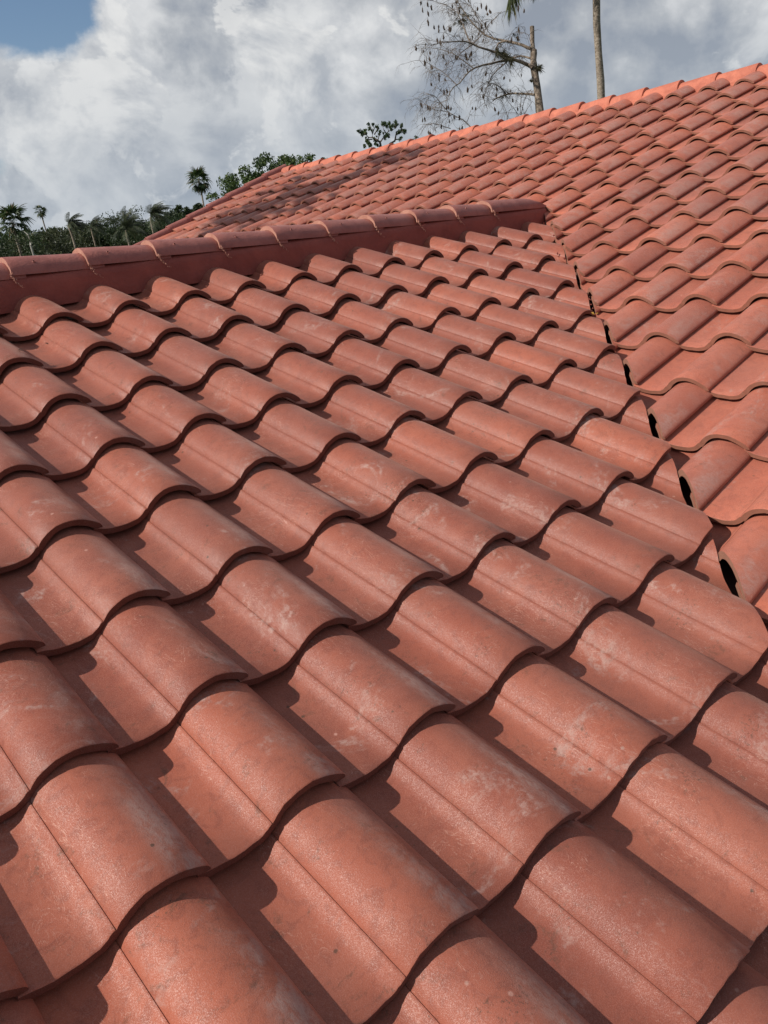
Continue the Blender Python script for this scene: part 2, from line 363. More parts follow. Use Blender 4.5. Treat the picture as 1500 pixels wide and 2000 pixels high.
def tile_mesh(name, seed, mats, cuts=None, world=None, far=False):
    verts, uvs, n, J = tile_verts(seed, .060, T=.104) if mats[0] is M_TILE_FAR else tile_verts(seed)
    bm = bmesh.new(); uvl = bm.loops.layers.uv.new('UVMap'); bl = bm.faces.layers.float.new('butt')
    bv = [bm.verts.new(v * S) for v in verts]; idx = lambda j, lay, i: (j * 2 + lay) * n + i
    def face(ids, butt=0.0):
        f = bm.faces.new([bv[k] for k in ids]); f.smooth = True; f[bl] = butt
        for lp, k in zip(f.loops, ids): lp[uvl].uv = uvs[k]
    for j in range(J - 1):
        for i in range(n - 1):
            face((idx(j, 0, i), idx(j, 0, i + 1), idx(j + 1, 0, i + 1), idx(j + 1, 0, i)))
            face((idx(j, 1, i + 1), idx(j, 1, i), idx(j + 1, 1, i), idx(j + 1, 1, i + 1)), 1.0)
        face((idx(j, 0, 0), idx(j + 1, 0, 0), idx(j + 1, 1, 0), idx(j, 1, 0)), .5)
        face((idx(j, 0, n - 1), idx(j, 1, n - 1), idx(j + 1, 1, n - 1), idx(j + 1, 0, n - 1)), .2)
    for i in range(n - 1):
        face((idx(0, 0, i + 1), idx(0, 0, i), idx(0, 1, i), idx(0, 1, i + 1)), 1.0)
        face((idx(J - 1, 0, i), idx(J - 1, 0, i + 1), idx(J - 1, 1, i + 1), idx(J - 1, 1, i)), 1.0)
    if cuts:
        inv = world.inverted()
        for co, no in cuts:
            lc = inv @ (co * S); ln = (inv.to_3x3() @ no).normalized()
            res = bmesh.ops.bisect_plane(bm, geom=bm.verts[:] + bm.edges[:] + bm.faces[:], plane_co=lc, plane_no=ln, clear_outer=True)
            ce = [g for g in res['geom_cut'] if isinstance(g, bmesh.types.BMEdge)]
            for v in {v for e_ in ce for v in e_.verts}:
                v.co += Vector((noise.noise(v.co * 60 + Vector((seed, 0, 0))), noise.noise(v.co * 60 + Vector((0, seed, 9))), 0)) * .0014
            r = bmesh.ops.holes_fill(bm, edges=ce, sides=0)
            for f in r['faces']:
                f.smooth = False; f[bl] = 1.3
            bmesh.ops.triangulate(bm, faces=r['faces'])
    if not bm.verts:
        bm.free(); return None
    me = bpy.data.meshes.new(name); bm.to_mesh(me); bm.free()
    for mt in mats: me.materials.append(mt)
    me.set_sharp_from_angle(angle=R(48)); return me

# ------------------------------------------------------------------ the house
GZ = -4.5
house_w = Matrix.Translation((3.0, 0.5, GZ))
house = link('house', None, None, house_w)
tag(house, 'house under red concrete S-tile roofs meeting in a valley', 'house')
def poly_mesh(name, rings, mat):
    verts = []; faces = []
    for r_ in rings:
        b = len(verts); verts += [Vector(p) * S for p in r_]; faces.append(tuple(range(b, b + len(r_))))
    return mesh_from(name, verts, faces, mat)
DN = -.43                                                          # underlayment lies this far below the tile reference plane
def zA_(y): return (y * tanA if y < YR else (2 * YR - y) * tanA)
ex, ey = -19.0, -17.5
dz = DN / math.cos(TA)
def pa(x, y): return (x, y, zA_(y) + dz)
def zB_(x, y): return OB[2] + ((x - OB[0]) * hB.x + (y - OB[1]) * hB.y) * tanB
def pb(x, y): return (x, y, zB_(x, y) + dz)
v_e = vx(ey, 0)
slopeA = link('roof_slope', poly_mesh('near_slope_deck', [[pa(ex, ey), pa(v_e, ey), pa(vx(-8, 0), -8), pa(xr, YR), pa(ex, YR)]], M_DECK), house)
XRB = OB[0] + 10 * EXP * math.cos(TB) + 1.0                         # plan x of the main ridge (at y = OB.y)
yN, yF = -26.0, 21.9
def ridge_x(y): return XRB - (y - OB[1]) * math.tan(YAW) * 0 + (-(y - OB[1])) * math.tan(YAW)
slopeB = link('roof_slope', poly_mesh('main_slope_deck', [[pb(v_e, ey), pb(v_e, yN), pb(ridge_x(yN), yN), pb(ridge_x(yF), yF), pb(xr - (yF - YR) * 0.98, yF), pb(xr, YR), pb(vx(-8, 0), -8)]], M_DECK), house)
y2 = 2 * YR - ey
link('roof_slope', poly_mesh('far_wing_deck', [[pa(ex, YR), pa(xr, YR), pa(xr - (y2 - YR), y2), pa(ex, y2)]], M_DECK), house)
zr = zB_(ridge_x(0), 0) + dz
link('roof_slope', poly_mesh('rear_slope_deck', [[(ridge_x(yN), yN, zr), (ridge_x(yN) + 24, yN, zr - 8), (ridge_x(yF) + 24, yF, zr - 8), (ridge_x(yF), yF, zr)]], M_DECK), house)
def box_mesh(name, a, b, mat):
    (x0, y0, z0), (x1, y1, z1) = a, b
    v = [(x0, y0, z0), (x1, y0, z0), (x1, y1, z0), (x0, y1, z0), (x0, y0, z1), (x1, y0, z1), (x1, y1, z1), (x0, y1, z1)]
    return mesh_from(name, [Vector(p) for p in v], [(0, 3, 2, 1), (4, 5, 6, 7), (0, 1, 5, 4), (1, 2, 6, 5), (2, 3, 7, 6), (3, 0, 4, 7)], mat)
link('wall', box_mesh('wing_wall', ((ex + 1.5) * S, (ey + 1.8) * S, GZ), (-2.0 * S, (y2 - 1.8) * S, (zA_(ey + 1.8) + dz) * S - .02), M_STUCCO), house)
link('wall', box_mesh('main_wall', (-1.9 * S, (yN + 1) * S, GZ), ((XRB + 18) * S, (yF - 1.2) * S, (zB_(-5, 0)) * S - .25), M_STUCCO), house)

# tile instances --------------------------------------------------
rng = random.Random(7)
VAR_A = [tile_mesh(f'roof_tile_mesh_{i}', i, [M_TILE]) for i in range(6)]
VAR_B = [tile_mesh(f'main_tile_mesh_{i}', 20 + i, [M_TILE_FAR]) for i in range(6)]
def frame(o, x, up_, n, jit=1.0):
    w = Matrix((x, up_, n)).transposed().to_4x4()
    w.translation = o * S + Vector(x) * rng.gauss(0, .0022) * jit + Vector(up_) * rng.gauss(0, .0030) * jit + Vector(n) * rng.uniform(-.0010, .0026) * jit
    return w @ Matrix.Rotation(rng.gauss(0, .0075) * jit, 4, 'Z') @ Matrix.Rotation(rng.gauss(0, .003) * jit, 4, 'Y')
camC = Vector(CAM_C * S)
def project(P):
    q = CAM_M @ (np.array(P) - CAM_C * S)
    return (750 + F * q[0] / q[2], 1000 + F * q[1] / q[2], q[2]) if q[2] > .15 else None
def status(w, cuts):
    """'cut','in','out' by corners in plan against the cutting planes"""
    st = 'in'
    for co, no in cuts:
        d = [((w @ Vector((u * S, y * S, 0))) - co * S).dot(no) for u in (-.5, .57) for y in (0, EXP + .22)]
        if min(d) > -.004: return 'out'
        if max(d) > -.004: st = 'cut'
    return st
specs = []
for r in range(0, 15):
    for c in range(-17, 14):
        dx, dr = (DX[r], DR[r]) if r < 10 else (0, 0)
        o = xA * (c + dx) + dA * (r * EXP + dr)
        w = frame(o, xA, -dA, nA)
        st = status(w, [CUT_A])
        if st != 'out': specs.append(('A', r, c, w, st))
for r in range(-10, 9):
    for c in range(-26, 9):
        o = OBv + xB * (c - .565) + dB * (r * EXP)
        w = frame(o, xB, -dB, nB)
        yy = o.y
        cuts = ([CUT_B] if yy < -2.3 else [CUT_B3]) if yy < YR + .4 else [CUT_B2]
        st = status(w, cuts)
        if st != 'out': specs.append(('B', r, c, w, st, cuts))
vis = []
for s_ in specs:
    w = s_[3]; pts = [project(w @ Vector((u * S, y * S, .03))) for u in (-.45, .1, .55) for y in (0, .6, 1.1)]
    pts = [p for p in pts if p]
    inside = [p for p in pts if -25 < p[0] < 1525 and -25 < p[1] < 2025]
    hidden = False
    if s_[0] == 'B':                                                # behind the near ridge?
        hidden = all(p[1] > (512 - p[0] * .118) and p[0] < 1040 for p in pts)
    if s_[0] == 'A' and s_[1] < 0: hidden = True
    if inside and not hidden: vis.append((min(p[2] for p in inside), id(s_), s_))
vis.sort(key=lambda t: t[0])
chosen = {t[1] for t in vis[:296]}
leftover = {slopeA: [], slopeB: []}
for s_ in specs:
    A = s_[0] == 'A'; w = s_[3]; par = slopeA if A else slopeB
    if id(s_) in chosen:
        if s_[4] == 'cut':
            me = tile_mesh('cut_roof_tile_mesh', 100 + rng.randrange(999), [M_TILE if A else M_TILE_FAR], [CUT_A] if A else s_[5], w)
            if me is None or len(me.vertices) < 12: continue
        else: me = rng.choice(VAR_A if A else VAR_B)
        link('roof_tile', me, par, w)
    else: leftover[par].append(s_)
def joined_tiles(par, lst):
    """tiles past the limit and outside the picture: real tiles in one mesh with their own tint"""
    vs_, fs, uvs, tint, butt, sm = [], [], [], [], [], []
    for s_ in lst:
        w = s_[3]
        if s_[4] == 'cut': me = tile_mesh('tmp', 5, [M_TILE], [CUT_A] if s_[0] == 'A' else s_[5], w)
        else: me = rng.choice(VAR_A if s_[0] == 'A' else VAR_B)
        if me is None: continue
        b = len(vs_); vs_ += [w @ v.co for v in me.vertices]; tn = rng.random(); ul = me.uv_layers[0].data; ba = me.attributes['butt'].data
        for p in me.polygons:
            fs.append(tuple(b + k for k in p.vertices)); tint.append(tn); butt.append(ba[p.index].value)
            for li in p.loop_indices: uvs += list(ul[li].uv)
        if s_[4] == 'cut': bpy.data.meshes.remove(me)
    me = mesh_from('outer_roof_tiles', vs_, fs, M_TILE if par is slopeA else M_TILE_FAR, 48)
    a = me.attributes.new('tint', 'FLOAT', 'FACE'); a.data.foreach_set('value', tint)
    a = me.attributes.new('butt', 'FLOAT', 'FACE'); a.data.foreach_set('value', butt)
    ul = me.uv_layers.new(name='UVMap'); ul.data.foreach_set('uv', uvs)
    tag(link('roof_tiles', me, par), kind='stuff')
for p_, l_ in leftover.items():
    if l_: joined_tiles(p_, l_)
print('TILES', len(specs), 'visible', len(vis), 'objects', len(chosen))

# ------------------------------------------------------------------ ridge tiles and mortar
def cap_mesh(name, seed, mat, length=1.36, r0=.300, r1=.256, thick=.095, skirt=.03, rise=.052, hole=True, flat=.76):
    """half-round ridge tile: local +y runs from the raised butt end to the covered end, z up, origin on the bed line"""
    n = 17; verts = []; faces = []; mi = []
    ys = [0, .012, .2, .7, length]
    for j, y in enumerate(ys):
        t = y / length; ro = r0 + (r1 - r0) * t; lift = rise * (1 - t)
        for lay in (0, 1):
            for i in range(n):
                rr = ro - (thick * (.35 + .65 * math.sin(math.pi * i / (n - 1))) if lay else 0) - (.006 if (j == 0 and lay == 0) else 0)
                a = math.pi * i / (n - 1); x = -math.cos(a) * rr; z = math.sin(a) * rr * flat
                if i in (0, n - 1): z = -skirt
                w = .003 * noise.noise(Vector((x * 8, y * 3, seed * 7.7)))
                yy = y + (.010 * noise.noise(Vector((x * 12, z * 12, seed * 3.1))) if j == 0 else 0)
                verts.append(Vector((x, yy, z + lift + w)) * S)
    idx = lambda j, lay, i: (j * 2 + lay) * n + i
    for j in range(len(ys) - 1):
        for i in range(n - 1):
            faces.append((idx(j, 0, i), idx(j + 1, 0, i), idx(j + 1, 0, i + 1), idx(j, 0, i + 1))); mi.append(0)
            faces.append((idx(j, 1, i + 1), idx(j + 1, 1, i + 1), idx(j + 1, 1, i), idx(j, 1, i))); mi.append(0)
        faces.append((idx(j, 0, 0), idx(j, 1, 0), idx(j + 1, 1, 0), idx(j + 1, 0, 0))); mi.append(0)
        faces.append((idx(j, 0, n - 1), idx(j + 1, 0, n - 1), idx(j + 1, 1, n - 1), idx(j, 1, n - 1))); mi.append(0)
    for i in range(n - 1):
        faces.append((idx(0, 0, i), idx(0, 0, i + 1), idx(0, 1, i + 1), idx(0, 1, i))); mi.append(1)
    if hole:                                                        # nail hole on the near flank: small dark pit with a raised crumbly rim
        a = R(38); c = Vector((math.cos(a) * .297, .36, math.sin(a) * .297 * flat + .035)); nn = Vector((math.cos(a), 0, math.sin(a)))
        t1 = Vector((0, 1, 0)); t2 = nn.cross(t1); b = len(verts); k = 8
        for q, (rad, off) in enumerate(((.020, -.006), (.016, .006), (.011, .004), (.009, -.02))):
            for i in range(k):
                th = 2 * math.pi * i / k; rr = rad * (1 + .25 * math.sin(i * 2.3 + seed))
                verts.append((c + (t1 * math.cos(th) + t2 * math.sin(th)) * rr + nn * off) * S)
        for q in range(3):
            for i in range(k):
                i2 = (i + 1) % k; faces.append((b + q * k + i, b + q * k + i2, b + (q + 1) * k + i2, b + (q + 1) * k + i)); mi.append(2 if q == 2 else 0)
        faces.append(tuple(b + 3 * k + i for i in range(k))); mi.append(2)
    return mesh_from(name, verts, faces, [mat, M_RAWMORTAR if hole else mat, M_HOLE], 40, mi)
def mortar_strip(name, P0, dirv, side, up_, length, top, bottom, mat, seed, step=.12, bulge=.02, scallop=None):
    """a lumpy wall of mortar, closed to both sides: runs along dirv from P0; side is the outward direction"""
    nx = int(length / step) + 1; nz = 7; verts = []; faces = []
    for i in range(nx + 1):
        x = length * i / nx
        for j in range(nz + 1):
            t = j / nz; z = bottom + (top - bottom) * t
            b_ = bulge * math.sin(math.pi * t) + .016 * noise.noise(Vector((x * 2.1, z * 5, seed))) + .008 * noise.noise(Vector((x * 9, z * 12, seed)))
            out = (1 - t) * .055 + b_
            if j == 0: out = -.5
            if j == nz: out = -.12
            verts.append((P0 + dirv * x + side * out + up_ * z) * S)
    for i in range(nx):
        for j in range(nz):
            a = i * (nz + 1) + j; faces.append((a, a + nz + 1, a + nz + 2, a + 1))
    return mesh_from(name, verts, faces, mat, 60)
Z = Vector((0, 0, 1))
# near ridge
CAPV = [cap_mesh(f'near_ridge_tile_mesh_{i}', i, M_CAP) for i in range(4)]
ridgeA = link('ridge', mortar_strip('near_ridge_mortar', Vector((-9, 1.03, 0)), xA, Vector((0, -1, 0)), Z, 20.0, .655, .10, M_MORTAR, 3), house)
link('ridge_mortar', mortar_strip('far_side_ridge_mortar', Vector((-9, 1.61, 0)), xA, Vector((0, 1, 0)), Z, 20.6, .66, .10, M_MORTAR, 5), ridgeA)
capw = Matrix((Vector((0, -1, 0)), Vector((1, 0, 0)), Z)).transposed().to_4x4()
jr = random.Random(3)
END_CAP = cap_mesh('end_ridge_tile_mesh', 44, M_CAP, length=2.2)
_b = bmesh.new(); _b.from_mesh(END_CAP)                             # last piece is trimmed obliquely against the big slope
bmesh.ops.bisect_plane(_b, geom=_b.verts[:] + _b.edges[:] + _b.faces[:], plane_co=Vector((0, 1.30, .24)) * S, plane_no=Vector((0, .36, .93)), clear_outer=True)
_b.to_mesh(END_CAP); _b.free()
for k in range(-8, 9):
    w = capw.copy(); w.translation = Vector((.2135 + 1.123 * k + jr.gauss(0, .012), YR, .628 + jr.uniform(-.006, .006))) * S
    link('ridge_tile', CAPV[k % 4] if k < 8 else END_CAP, ridgeA, w @ Matrix.Rotation(jr.gauss(0, .008), 4, 'Z'))
pv, pf = [], []
for j in range(9):
    th = math.pi * j / 8
    for i in range(14):
        ph = 2 * math.pi * i / 14; d = Vector((math.cos(th), math.sin(th) * math.cos(ph), math.sin(th) * math.sin(ph)))
        pv.append(Vector((10.70 + .50 * d.x, YR + .292 * d.y, .54 + .27 * d.z)) * S + Vector((1, 1, 1)) * .004 * noise.noise(d * 3))
for j in range(8):
    for i in range(14): pf.append((j * 14 + i, j * 14 + (i + 1) % 14, (j + 1) * 14 + (i + 1) % 14, (j + 1) * 14 + i))
link('end_mortar', mesh_from('end_mortar', pv, pf, M_MORTAR, 60), ridgeA)
# crumbs of squeezed mortar at each joint
def crumbs(seed):
    r_ = random.Random(seed); verts = []; faces = []
    for i in range(26):
        t = i / 25; p = Vector((.315 + .05 * t + r_.gauss(0, .008), .0 + .13 * t * t + r_.gauss(0, .010), .02 - .20 * t + r_.gauss(0, .006)))
        s = .012 * (1.2 - .8 * t) * r_.uniform(.6, 1.5); b = len(verts)
        for q in ((1, 0, 0), (-1, 0, 0), (0, 1, 0), (0, -1, 0), (0, 0, 1.6), (0, 0, -1.6)):
            verts.append((p + Vector(q) * s * r_.uniform(.6, 1.3)) * S)
        for q in ((0, 2, 4), (2, 1, 4), (1, 3, 4), (3, 0, 4), (2, 0, 5), (1, 2, 5), (3, 1, 5), (0, 3, 5)): faces.append(tuple(b + x for x in q))
    return mesh_from('mortar_crumbs', verts, faces, M_RAWMORTAR)
for k in range(-4, 9):
    w = capw.copy(); w.translation = Vector((.2135 + 1.123 * k, YR, .655)) * S
    link('mortar_crumb', crumbs(k + 9), ridgeA, w)
# main ridge
CAPB = [cap_mesh(f'main_ridge_tile_mesh_{i}', 10 + i, M_TILE_FAR if False else M_MORTAR_B, hole=False, r0=.295, r1=.255, thick=.08, rise=.055, flat=1.02) for i in range(3)]
top0 = OBv - dB * (10 * EXP)                                        # lip line of the topmost course
HB = .52
def ridgeB_pt(c): return top0 + xB * c + hB * 1.0
ridgeB = link('ridge', mortar_strip('main_ridge_mortar', top0 + xB * -26.4 + hB * .76, xB, -hB, Z, 36, .34, .02, M_MORTAR_B, 8, bulge=.03), house)
link('ridge_mortar', mortar_strip('rear_ridge_mortar', top0 + xB * -26.4 + hB * 1.24, xB, hB, Z, 36, .34, .02, M_MORTAR_B, 9), ridgeB)
capb = Matrix((-hB, -xB, Z)).transposed().to_4x4(); capb = Matrix((hB.cross(Z).cross(Z) , -xB, Z)).transposed().to_4x4()
xloc = (-xB).cross(Z)                                               # local x so that the frame is right handed
capb = Matrix((xloc, -xB, Z)).transposed().to_4x4()
for k in range(-19, 12):
    c = -4.30 + 1.128 * k
    if c < -26.3 or c > 9: continue
    w = capb.copy(); w.translation = (ridgeB_pt(c) + Z * (HB - .345 + jr.uniform(-.008, .008))) * S
    link('ridge_tile', CAPB[k % 3], ridgeB, w @ Matrix.Rotation(jr.gauss(0, .01), 4, 'Z'))
# rake: trim tiles down the far gable edge, butt ends downslope
CAPR = [cap_mesh(f'rake_tile_mesh_{i}', 30 + i, M_CAP, hole=False, r0=.19, r1=.16, thick=.04, rise=.04, flat=1.02) for i in range(3)]
rake = link('gable_edge', mortar_strip('gable_edge_mortar', top0 + xB * -26.35 - dB * 1.0 + nB * .0, dB, xB, nB, 20, .17, -.2, M_MORTAR, 4), house)
wr = Matrix(((-dB).cross(nB), -dB, nB)).transposed().to_4x4()
for k in range(0, 17):
    w = wr.copy(); w.translation = (top0 + xB * -26.5 + dB * (EXP * k + .1) + nB * .10) * S
    link('rake_tile', CAPR[k % 3], rake, w)
gz = (zr + .2)
# gable wall below the rake
gy = (yF - .3) * S
gv = [(-5 * S, gy, GZ), ((XRB + 18) * S, gy, GZ), ((XRB + 18) * S, gy, (zr - 6.5) * S), (XRB * S, gy, (zr - .35) * S), (-5 * S, gy, (zB_(-5, yF) - .8) * S)]
link('gable_wall', mesh_from('gable_wall', [Vector(p) for p in gv] + [Vector(p) + Vector((0, -.15, 0)) for p in gv],
     [(0, 1, 2, 3, 4), (9, 8, 7, 6, 5)] + [(i, i + 5, (i + 1) % 5 + 5, (i + 1) % 5) for i in range(5)], M_STUCCO), house)

# valley: metal trough, rubble of mortar in its upper end
def valley_pts(y, off, lift): 
    x = vx(y, off); return Vector((x, y, max(y * tanA, zB_(x, y)) + lift))
vv, vf = [], []
ys_ = [ey + .1 + i * (YR - .4 - ey) / 24 for i in range(25)]
for y in ys_:
    for off, lf in ((-.55, -.39), (-.10, -.43), (.08, -.36), (.26, -.43), (.75, -.39)):
        x = vx(y, off); base = max(y * tanA, zB_(x, y)); vv.append(Vector((x, y, base + lf)) * S)
for i in range(24):
    for j in range(4): a = i * 5 + j; vf.append((a, a + 1, a + 6, a + 5))
link('valley_flashing', mesh_from('valley_flashing', vv, vf, M_METAL), slopeB)
r_ = random.Random(11); rv, rf = [], []
for i in range(30):
    y = r_.uniform(-3.6, .9); off = r_.gauss(.16, .05); x = vx(y, off + .012 * (y + 6)); p = Vector((x, y, max(y * tanA, zB_(x, y)) - .12 + r_.uniform(-.08, .05)))
    s = r_.uniform(.012, .04) ; b = len(rv)
    for q in ((1, 0, 0), (-1, 0, 0), (0, 1, 0), (0, -1, 0), (0, 0, 1), (0, 0, -1)): rv.append((p + Vector(q) * s * r_.uniform(.6, 1.3)) * S)
    for q in ((0, 2, 4), (2, 1, 4), (1, 3, 4), (3, 0, 4), (2, 0, 5), (1, 2, 5), (3, 1, 5), (0, 3, 5)): rf.append(tuple(b + x for x in q))
tag(link('valley_mortar', mesh_from('valley_mortar', rv, rf, M_MORTAR), slopeB), kind='stuff')

# ------------------------------------------------------------------ ground
g = mesh_from('ground', [Vector(p) for p in ((-900, -900, GZ), (900, -900, GZ), (900, 900, GZ), (-900, 900, GZ))], [(0, 1, 2, 3)], M_GRASS)
tag(link('ground', g), kind='structure')

# ------------------------------------------------------------------ vegetation
right_w = Vector(CAM_M[0]); right_w.z = 0; right_w.normalize(); fwd_w = Vector((CAM_M[2][0], CAM_M[2][1], 0)).normalized()
def ground_below(p): return Vector((p.x, p.y, GZ))
def leaf_cloud(verts, faces, centre, rad, n, size, r_, aspect=2.2, upb=0.0):
    for _ in range(n):
        d = Vector((r_.gauss(0, 1), r_.gauss(0, 1), r_.gauss(0, 1))).normalized() * (r_.random() ** .45)
        p = centre + Vector((d.x * rad.x, d.y * rad.y, d.z * rad.z))
        a = Vector((r_.gauss(0, 1), r_.gauss(0, 1), r_.gauss(0, 1) + upb)).normalized(); b_ = a.cross(Vector((r_.gauss(0, 1), r_.gauss(0, 1), r_.gauss(0, 1)))).normalized()
        s = size * r_.uniform(.6, 1.35); b = len(verts)
        verts += [p - a * s * .5, p + b_ * s / aspect * .5, p + a * s * .5, p - b_ * s / aspect * .5]; faces.append((b, b + 1, b + 2, b + 3))
def grow(base, top, radii_fn, n_limb, spread, r_, verts, faces, r0, ends):
    """trunk and forked limbs; returns limb ends"""
    d = top - base; n = 6
    pts = [base + d * (i / n) + Vector((r_.gauss(0, .02), r_.gauss(0, .02), 0)) * d.length * (1 if 0 < i < n else 0) for i in range(n + 1)]
    tube(verts, faces, pts, [r0 * (1 - .62 * i / n) for i in range(n + 1)], 7)
def broadleaf(name, label, cat, base, height, rx, rz, mats, seed, clumps=60, per=45, leaf=.22, group=None, open_=.0, trunk_top=.45, upb=0.0, tuft=.32):
    r_ = random.Random(seed)
    root = link(name, None, None, Matrix.Translation(base)); tag(root, label, cat, group)
    cc = base + Vector((0, 0, height - rz)); tv_, tf_ = [], []; lv, lf = [], []
    fork = base + Vector((0, 0, max(1.0, (height - 2 * rz) + rz * trunk_top)))
    grow(base, fork, None, 0, 0, r_, tv_, tf_, .045 * height * .5, None)
    cl = []
    for i in range(clumps):
        d = Vector((r_.gauss(0, 1), r_.gauss(0, 1), r_.gauss(0, 1))).normalized(); k = r_.uniform(.45, 1.0) * (1 + .22 * noise.noise(d * 1.7 + Vector((seed, 0, 0))))
        if d.z < -.25: d.z *= .5
        cl.append(cc + Vector((d.x * rx, d.y * rx, d.z * rz)) * k)
    for i, p in enumerate(cl):
        if i % 3 == 0:
            midp = fork.lerp(p, .5) + Vector((r_.gauss(0, .1), r_.gauss(0, .1), -.05 * rz)) * rx * .4
            tube(tv_, tf_, [fork, midp, p], [.016 * height * .5, .009 * height * .5, .004 * height * .5], 5, False)
        rr = rx * tuft * r_.uniform(.55, 1.15)
        leaf_cloud(lv, lf, p, Vector((rr, rr, rr * .75)), per, leaf, r_, upb=upb)
    inv = Matrix.Translation(base)
    link('trunk', mesh_from('trunk', [v - base for v in tv_], tf_, mats[0], 60), root, inv)
    link('crown', mesh_from('crown', [v - base for v in lv], lf, mats[1]), root, inv)
    return root

def fan_frond_mesh(name, seed, mat, Lp=1.0, Lf=1.0, nseg=16, droop=.35):
    """palmate leaf: petiole along +y, fan of folded segments, tips drooping"""
    r_ = random.Random(seed); v, f = [], []
    tube(v, f, [(0, 0, 0), (0, Lp * .5, .03), (0, Lp, 0)], [.022, .016, .012], 4)
    hub = Vector((0, Lp, 0))
    for i in range(nseg):
        a = R(-118 + 236 * i / (nseg - 1)) + r_.gauss(0, .04); d = Vector((math.sin(a), math.cos(a), 0)); ln = Lf * (1 - .28 * abs(a) / 2) * r_.uniform(.85, 1.1)
        side = Vector((d.y, -d.x, 0)); w = .078 * Lf; b = len(v); dd = droop * r_.uniform(.6, 1.5)
        ks = ((0, .25), (.35, 1.0), (.62, .85), (.85, .45), (1.0, .05))
        for t, ww in ks:
            c = hub + d * ln * t + Vector((0, 0, -dd * max(0, t - .4) ** 1.6 * ln * 1.6 + .02 * math.sin(i)))
            v.append(c + side * w * ww + Vector((0, 0, .012))); v.append(c - side * w * ww - Vector((0, 0, .012)))
        for q in range(len(ks) - 1): f.append((b + q * 2, b + q * 2 + 1, b + q * 2 + 3, b + q * 2 + 2))
    return mesh_from(name, v, f, mat)
def feather_frond_mesh(name, seed, mat, L=2.6, n=26, arch=.9, wind=0.0, leaflet=.55):
    """pinnate leaf: rachis arcs along +y and down, leaflets hang either side"""
    r_ = random.Random(seed); v, f = [], []
    def rp(t): return Vector((0, L * (t - .18 * t * t), L * (.28 * t - arch * .62 * t * t)))
    tube(v, f, [rp(t / 6) for t in range(7)], [.03 * (1 - .8 * t / 6) for t in range(7)], 4)
    for i in range(n):
        t = .12 + .88 * i / (n - 1); c = rp(t); tan = (rp(min(1, t + .02)) - rp(t - .02)).normalized()
        for s in (-1, 1):
            ln = leaflet * math.sin(math.pi * min(1, .18 + t * .78)) * r_.uniform(.8, 1.15) + .08
            d = (Vector((s * .75, 0, 0)) + tan * .7 + Vector((wind, 0, -.25 - .25 * r_.random()))).normalized(); b = len(v); w = tan * .017
            mid = c + d * ln * .55; tip = c + d * ln + Vector((wind * .3, 0, -.22 * ln))
            v += [c - w, c + w, mid + w * 1.2, mid - w * 1.2, tip]; f += [(b, b + 1, b + 2, b + 3), (b + 3, b + 2, b + 4)]
    return mesh_from(name, v, f, mat)
FAN = [fan_frond_mesh(f'fan_frond_mesh_{i}', i, L_PALM, .85, .95, 16, .3 + .3 * i) for i in range(3)]
FEA = [feather_frond_mesh(f'feather_frond_mesh_{i}', i, L_COCO, 2.6, 34, .70 + .25 * i, .45, .62) for i in range(3)]
FEA_FINE = [feather_frond_mesh(f'drooping_frond_mesh_{i}', 50 + i, L_COCO, 3.0, 60, 1.15, 0.0, .8) for i in range(3)]
def palm(name, label, crown, scale, kind, seed, trunk_r=.11, wind=0.0, n=22, group=None, lean=(0, 0), bark_=B_PALM, meshes=None, elev=(-45, 80), shaft=0.0):
    r_ = random.Random(seed); base = ground_below(crown) + Vector((lean[0], lean[1], 0))
    root = link(name, None, None, Matrix.Translation(base)); tag(root, label, 'palm tree', group)
    v, f = [], []; H = crown - base; N = 14
    pts = [H * (i / N) + Vector((lean[0], lean[1], 0)) * (-.0) + right_w * .03 * math.sin(i * 1.3 + seed) * (1 if 0 < i < N else 0) for i in range(N + 1)]
    tube(v, f, pts, [trunk_r * (1.35 - .45 * min(1, i / 4)) * (1 - .25 * i / N) * (1 + .05 * math.sin(i * 2.1)) for i in range(N + 1)], 10)
    link('trunk', mesh_from('palm_trunk', v, f, bark_, 60), root, Matrix.Translation(base))
    ms = meshes or (FAN if kind == 'fan' else FEA)
    for i in range(n):
        az = 2 * math.pi * (i * .618 + r_.uniform(-.04, .04)); el = R(elev[0] + (elev[1] - elev[0]) * ((i + .5) / n) + r_.uniform(-8, 8))
        d = Vector((math.cos(az) * math.cos(el), math.sin(az) * math.cos(el), math.sin(el))) + right_w * wind * r_.uniform(.6, 1.3)
        d.normalize(); sx = d.cross(Z)
        if sx.length < .05: sx = right_w.copy()
        sx.normalize(); nz = sx.cross(d)
        w = Matrix((sx, d, nz)).transposed().to_4x4() @ Matrix.Rotation(r_.gauss(0, .25), 4, 'Y')
        w = Matrix.Translation(crown + d * .08 * scale) @ w @ Matrix.Scale(scale * r_.uniform(.82, 1.12), 4)
        link('frond', ms[i % 3], root, w)
    return root

